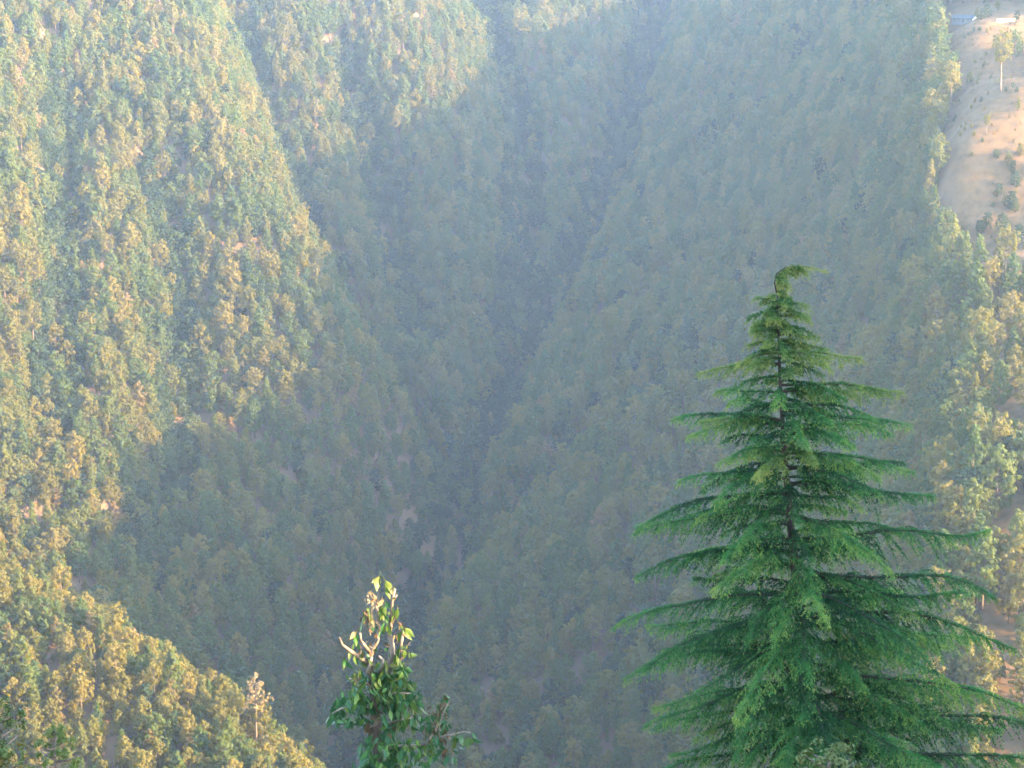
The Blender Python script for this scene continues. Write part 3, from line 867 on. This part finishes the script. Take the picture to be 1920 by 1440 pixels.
# the nodding tip
tipv = [(1457, 552), (1452, 530), (1457, 512), (1472, 502), (1495, 498), (1522, 501), (1550, 510)]
tp = np.array([at(a, b, CY) for a, b in tipv])
V, F = tube([p - CO for p in tp], list(np.linspace(0.022, 0.005, len(tp))), 5)
tipb = put(bpy.data.objects.new('branch', mesh_np('cedar_leader', V, F, M['cedar_bark'], True)), cedar)
q = np.linspace(0, len(tp) - 1.001, 200)
i_ = q.astype(int); fr = (q - i_)[:, None]
pb_ = tp[i_] * (1 - fr) + tp[i_ + 1] * fr
drop = unit(np.array((0.8, 0, -0.35)) + crng.normal(size=(len(q), 3)) * np.array((0.25, 0.7, 0.18)))
ln_ = crng.uniform(0.04, 0.40, len(q)) ** 1.15 * np.interp(q, [0, 1, 3, 6], [0.5, 1, 1.25, 0.4])
nb = np.repeat(pb_, 7, axis=0) + np.repeat(drop, 7, axis=0) * (np.repeat(ln_, 7) * np.tile(np.linspace(0, 1, 7), len(q)))[:, None]
V, F = needles(nb - CO, unit(np.repeat(drop, 7, axis=0) + crng.normal(size=(len(nb), 3)) * 0.6), 0.05, 0.017, crng)
put(bpy.data.objects.new('foliage', young_attr(mesh_np('cedar_tip_foliage', V, F, M['cedar_top']), crng.uniform(0.2, 0.9, len(nb)))), tipb)
# a cone sitting by the trunk near the top
cp_ = at(1464, 600, CY - 0.1) - CO
V, F = tube([cp_ + np.array((0, 0, z)) for z in (-0.05, -0.03, 0.0, 0.03, 0.05)], [0.012, 0.032, 0.038, 0.03, 0.008], 8)
put(bpy.data.objects.new('cone', mesh_np('cedar_cone', V, F, M['cedar_bark'], True)), cedar)

# ------------------------------------------------------------------ the pollarded tree
M['leaf'] = foliage_mat('leaf_green', [(0.0, (0.03, 0.11, 0.04)), (0.5, (0.05, 0.15, 0.04)), (0.85, (0.09, 0.20, 0.04)), (1.0, (0.14, 0.24, 0.05))], vary=0.15, noise_scale=8, trans=0.3, rough=0.45, spec=0.4)
M['leaf_lime'] = foliage_mat('leaf_yellow_green', [(0.0, (0.05, 0.11, 0.025)), (0.6, (0.09, 0.15, 0.03)), (1.0, (0.15, 0.17, 0.045))], vary=0.15, noise_scale=8, trans=0.35, rough=0.45, spec=0.4)
M['leaf_pale'] = foliage_mat('leaf_pale_dry', [(0.0, (0.20, 0.165, 0.09)), (1.0, (0.32, 0.27, 0.17))], vary=0.2, noise_scale=8, trans=0.25)
M['leaf_brown'] = foliage_mat('leaf_brown_dry', [(0.0, (0.03, 0.03, 0.02)), (0.7, (0.07, 0.055, 0.035)), (1.0, (0.15, 0.10, 0.05))], vary=0.2, noise_scale=8, trans=0.15)
M['limb'] = bark_mat('pale_limb_bark', (0.075, 0.062, 0.05), (0.34, 0.27, 0.205), 11)
M['poll_bark'] = bark_mat('dark_trunk_bark', (0.06, 0.045, 0.035), (0.16, 0.12, 0.09), 12)
PY = 26.0
PX2 = float(project(at(720, 1250, PY))[2]) / FPX
pg = float(H(-1.75, PY))
poll = empty('pollarded_tree', (-1.75, PY, pg), 'lopped tree with bare sawn limbs on top and hanging green leaves below', 'tree')
PO = np.array(poll.location)
def limb(lst, r0, r1, name='limb', seg=7, jog=0.0):
    p = [at(a, b, PY + dy) - PO for a, b, dy in [(q if len(q) == 3 else (*q, 0.0)) for q in lst]]
    n_ = len(p)
    rr = [0.82 * (r0 + (r1 - r0) * i / (n_ - 1)) for i in range(n_)]
    rr = [r * random.uniform(0.88, 1.15) for r in rr]
    V, F = tube(p, rr, seg)
    return put(bpy.data.objects.new(name, mesh_np('poll_' + name, V, F, M['limb'], True)), poll)
zb = [at(712, 1500, PY) - PO, at(708, 1400, PY) - PO, at(702, 1310, PY) - PO, at(697, 1255, PY) - PO, at(692, 1232, PY) - PO]
V, F = tube([(0, 0, -0.3), (0.0, 0, 2.2), (0.05, 0, 4.5)] + zb, [0.17, 0.14, 0.12, 0.085, 0.070, 0.062, 0.055, 0.042], 10)
put(bpy.data.objects.new('trunk', mesh_np('poll_trunk', V, F, M['poll_bark'], True)), poll)
for lst, r0, r1 in [
    ([(692, 1236), (700, 1217), (707, 1201), (710, 1182), (709, 1157), (706, 1140), (700, 1125), (694, 1113)], .040, .018),
    ([(704, 1138), (709, 1124), (711, 1100)], .016, .010),
    ([(705, 1136), (712, 1128), (718, 1120)], .012, .008),
    ([(702, 1300, .05), (728, 1260, .05), (735, 1231, .05), (734, 1207, .05), (730, 1189, .05), (732, 1176), (733, 1157), (735, 1130), (740, 1105)], .062, .017),
    ([(736, 1128), (742, 1120), (744, 1115)], .016, .010),
    ([(732, 1176), (741, 1155), (746, 1139)], .020, .008),
    ([(735, 1250, .0), (754, 1231, -.05), (752, 1207, -.05), (756, 1187, -.05)], .045, .022),
    ([(757, 1220, -.05), (763, 1212, -.05), (769, 1204, -.05)], .010, .005),
    ([(694, 1245), (676, 1234, -.05), (656, 1220, -.1), (642, 1209, -.15), (636, 1195, -.18)], .040, .019),
    ([(694, 1222), (686, 1213, -.03), (677, 1202, -.06), (675, 1186, -.08)], .032, .022),
    ([(705, 1275, -.05), (716, 1250, -.1), (718, 1237, -.1), (710, 1230, -.1)], .028, .020),
    ([(700, 1160, -.02), (692, 1166, -.04), (686, 1172, -.05)], .012, .006),
    ([(688, 1165, -.02), (689, 1150, -.03), (689, 1143, -.03)], .008, .004),
    ([(690, 1262, -.05), (694, 1246, -.08), (697, 1232, -.08)], .034, .022),
    ([(708, 1400), (760, 1400, -.1), (800, 1395, -.15), (818, 1365, -.2), (832, 1335, -.2), (843, 1314, -.2)], .040, .008),
    ([(812, 1385, -.15), (845, 1378, -.2), (870, 1372, -.25), (884, 1374, -.25)], .014, .005),
    ([(704, 1330), (670, 1325, -.15), (640, 1328, -.25), (622, 1338, -.3)], .030, .008),
    ([(704, 1320), (740, 1300, -.15), (770, 1300, -.2)], .030, .008),
    ([(700, 1290), (675, 1275, -.12), (655, 1272, -.2)], .022, .008),
    ([(706, 1370), (740, 1352, -.2), (775, 1345, -.25)], .026, .008)]:
    limb(lst, r0, r1)

def leaf_mesh(name, mat, ln, wd, curl, fold):
    """a pointed leaf, folded along its midrib and curling down; it hangs from the origin"""
    ys = np.linspace(0, 1, 6)
    ws = np.array([0.04, 0.62, 1.0, 0.86, 0.45, 0.0]) * wd * 0.5
    V = []
    for y_, w_ in zip(ys, ws):
        zc = -curl * y_ * y_ * ln
        V += [(-w_, zc - 0 + fold * w_, -y_ * ln), (0, zc, -y_ * ln), (w_, zc + fold * w_, -y_ * ln)]
    F = []
    for r in range(5):
        for c_ in range(2):
            a_ = r * 3 + c_
            F.append((a_, a_ + 1, a_ + 4, a_ + 3))
    V2 = [Vector(q) for q in V]
    st, sf = tube([(0, 0.01, 0.05), (0, 0, 0.0)], [0.003, 0.003], 3)
    n0 = len(V2)
    V2 += st
    F += [tuple(i + n0 for i in q) for q in sf]
    return mesh_np(name, V2, F, mat, True)
LEAF = {}
for c_ in ('leaf', 'leaf_lime', 'leaf_pale', 'leaf_brown'):
    LEAF[c_] = [leaf_mesh(c_ + '_a', M[c_], 0.17, 0.078, 0.25, 0.35), leaf_mesh(c_ + '_b', M[c_], 0.15, 0.082, 0.55, 0.2), leaf_mesh(c_ + '_c', M[c_], 0.19, 0.070, -0.2, 0.5)]
prng = np.random.default_rng(23)
leaves = []          # position, euler, scale, colour
def cluster(u0, v0, ru, rv, n, mix, dr=0.30, sc=1.0):
    for _ in range(n):
        d_ = prng.normal(size=3); d_ /= np.linalg.norm(d_)
        r_ = prng.uniform(0.35, 1.0) ** 0.6
        p = at(u0 + d_[0] * ru * r_, v0 - d_[2] * rv * r_ - 8, PY - 0.08 + d_[1] * dr * r_)
        col = mix[int(prng.integers(len(mix)))]
        leaves.append((p - PO, (prng.normal() * 0.40, prng.normal() * 0.45, prng.uniform(0, 6.283)), prng.uniform(0.55, 1.05) * sc, col))
G, Y_, PA, BR = 'leaf', 'leaf_lime', 'leaf_pale', 'leaf_brown'
cluster(735, 1258, 34, 20, 34, [Y_, Y_, Y_, G], .22)
cluster(755, 1235, 18, 14, 10, [Y_], .15)
cluster(662, 1258, 20, 32, 20, [G, Y_], .2)
cluster(676, 1236, 22, 14, 6, [Y_, G], .12)
cluster(702, 1296, 50, 40, 150, [G, G, Y_], .32)
cluster(742, 1296, 40, 42, 110, [Y_, G, G, Y_], .3)
cluster(655, 1335, 44, 40, 130, [G], .32)
cluster(766, 1335, 30, 44, 90, [G, G, Y_], .3)
cluster(715, 1350, 40, 30, 80, [G, G, BR], .25)
cluster(715, 1415, 48, 38, 150, [G], .32)
cluster(780, 1418, 58, 30, 120, [G, G, G, Y_], .32)
cluster(690, 1465, 60, 35, 60, [G], .35)
cluster(790, 1475, 70, 35, 50, [G], .35)
cluster(816, 1368, 28, 42, 130, [BR, BR, G, G], .2, 0.72)
cluster(836, 1322, 16, 16, 12, [G, BR], .12, 0.8)
cluster(857, 1386, 16, 14, 16, [G, Y_], .12, 0.9)
cluster(884, 1386, 6, 14, 6, [Y_, G], .06)
cluster(845, 1415, 20, 16, 12, [G, BR], .15)
cluster(696, 1126, 10, 14, 16, [PA, PA, BR], .08, 0.6)
cluster(688, 1162, 12, 16, 18, [PA, BR, BR, Y_], .08, 0.65)
cluster(704, 1190, 16, 20, 14, [PA, BR, G], .1, 0.6)
cluster(744, 1190, 14, 22, 14, [PA, BR, Y_], .1, 0.6)
cluster(738, 1118, 8, 14, 6, [PA, Y_], .06, 0.55)
cluster(720, 1150, 8, 22, 12, [Y_, G, G], .1, 0.7)
cluster(690, 1225, 26, 16, 16, [PA, BR, G, Y_], .15, 0.7)
cluster(740, 1222, 26, 14, 14, [Y_, G, BR], .15, 0.7)
# the few single leaves among the sawn limbs
for (a, b, eu, sc_, col) in [(711, 1080, (0.2, 0.3, 0.4), 1.25, Y_), (714, 1083, (0.1, -0.35, 2.2), 1.2, Y_), (722, 1088, (0.1, -0.5, 0.3), 1.4, Y_), (707, 1084, (0.1, 0.9, 0.1), 0.6, Y_), (726, 1098, (0, -0.1, 0.5), 1.1, Y_),
                             (697, 1151, (0.05, 0.05, 0.1), 1.45, PA), (694, 1152, (0.0, 0.2, 1.2), 1.0, PA), (720, 1124, (0, 0.75, 0.2), 0.8, PA), (698, 1128, (0, -0.2, .4), .7, PA), (692, 1120, (0, 0.15, .4), .5, PA),
                             (716, 1138, (0.1, 0.2, 0.6), 1.0, Y_), (722, 1136, (0.2, -0.2, 2.0), 1.1, G), (717, 1150, (0.2, 0.1, 4), 0.9, Y_), (724, 1152, (0.1, -0.1, 1), 0.8, G), (722, 1165, (0.1, 0.2, 1), 1.0, G), (718, 1172, (0, 0.1, 3), 0.9, Y_),
                             (726, 1170, (0.2, 0.3, 3), 1.0, Y_), (745, 1140, (0, 0.05, 0.2), 0.95, Y_), (684, 1152, (0.1, 0.5, 1), .7, BR), (682, 1160, (0.1, 0.3, 2), .8, PA), (680, 1168, (0.2, 0.2, 2), .7, G),
                             (670, 1184, (0.2, 0.9, 0.3), 0.9, PA), (669, 1188, (0.1, 0.1, 0.3), 1.0, G), (667, 1200, (0.1, 0.1, 1.3), 1.0, Y_), (671, 1204, (0.2, 0.1, 2.3), 0.9, G), (758, 1178, (0.1, -0.8, 0.3), 1.1, Y_), (754, 1182, (0.1, 0.2, 0.3), 1.1, Y_), (762, 1184, (0, -.3, 1), .9, Y_),
                             (738, 1135, (.2, .1, 2), .9, Y_), (739, 1150, (.1, 0, 1), .8, Y_), (672, 1266, (.1, .1, .2), 1.0, PA), (679, 1268, (.1, .2, 1), 1.1, Y_)]:
    leaves.insert(0, (at(a, b, PY - 0.06) - PO, eu, sc_, col))
depth_ = [l[0][1] for l in leaves]
singles = set(range(32)) | set(int(i) for i in np.argsort(depth_)[:280])
singles = set(list(sorted(singles))[:298])
rest_parts = {}
for i, (p, eu, sc_, col) in enumerate(leaves):
    me = LEAF[col][i % 3]
    if i in singles:
        o = bpy.data.objects.new('leaf', me)
        o.location, o.rotation_euler, o.scale = p, eu, (sc_, sc_, sc_)
        put(o, poll)
    else:
        from mathutils import Euler
        Mx = Matrix.LocRotScale(Vector(p), Euler(eu), Vector((sc_,) * 3))
        rest_parts.setdefault(col, []).append(([Mx @ q.co for q in me.vertices], [tuple(f.vertices) for f in me.polygons]))
for col, pr in rest_parts.items():
    V, F = merge(pr)
    put(bpy.data.objects.new('inner_leaves', mesh_np('inner_leaves', V, F, M[col], True)), poll, kind='stuff')

# ------------------------------------------------------------------ haze
if HAZE_ON:
    x0, x1, y0, y1, z0, z1 = GX0 - 20, GX1 + 20, GY0 - 20, GY1 + 20, float(ZZ.min()) - 1.5, float(ZZ.max()) + 24
    hv = [(x, y, z) for z in (z0, z1) for y in (y0, y1) for x in (x0, x1)]
    hf = [(0, 2, 3, 1), (4, 5, 7, 6), (0, 1, 5, 4), (2, 6, 7, 3), (0, 4, 6, 2), (1, 3, 7, 5)]
    hm, n, out = new_mat('valley_haze')
    pv = n.nodes.new('ShaderNodeVolumePrincipled')
    pv.inputs['Color'].default_value = (0.53, 0.70, 0.92, 1)
    pv.inputs['Density'].default_value = HAZE_DENSITY
    pv.inputs['Absorption Color'].default_value = (1, 1, 1, 1)
    pv.inputs['Anisotropy'].default_value = 0.5
    n.links.new(pv.outputs[0], out.inputs['Volume'])
    hz = put(bpy.data.objects.new('haze', mesh_np('haze', hv, hf, hm)), kind='stuff', label='pale blue haze filling the valley', category='haze')
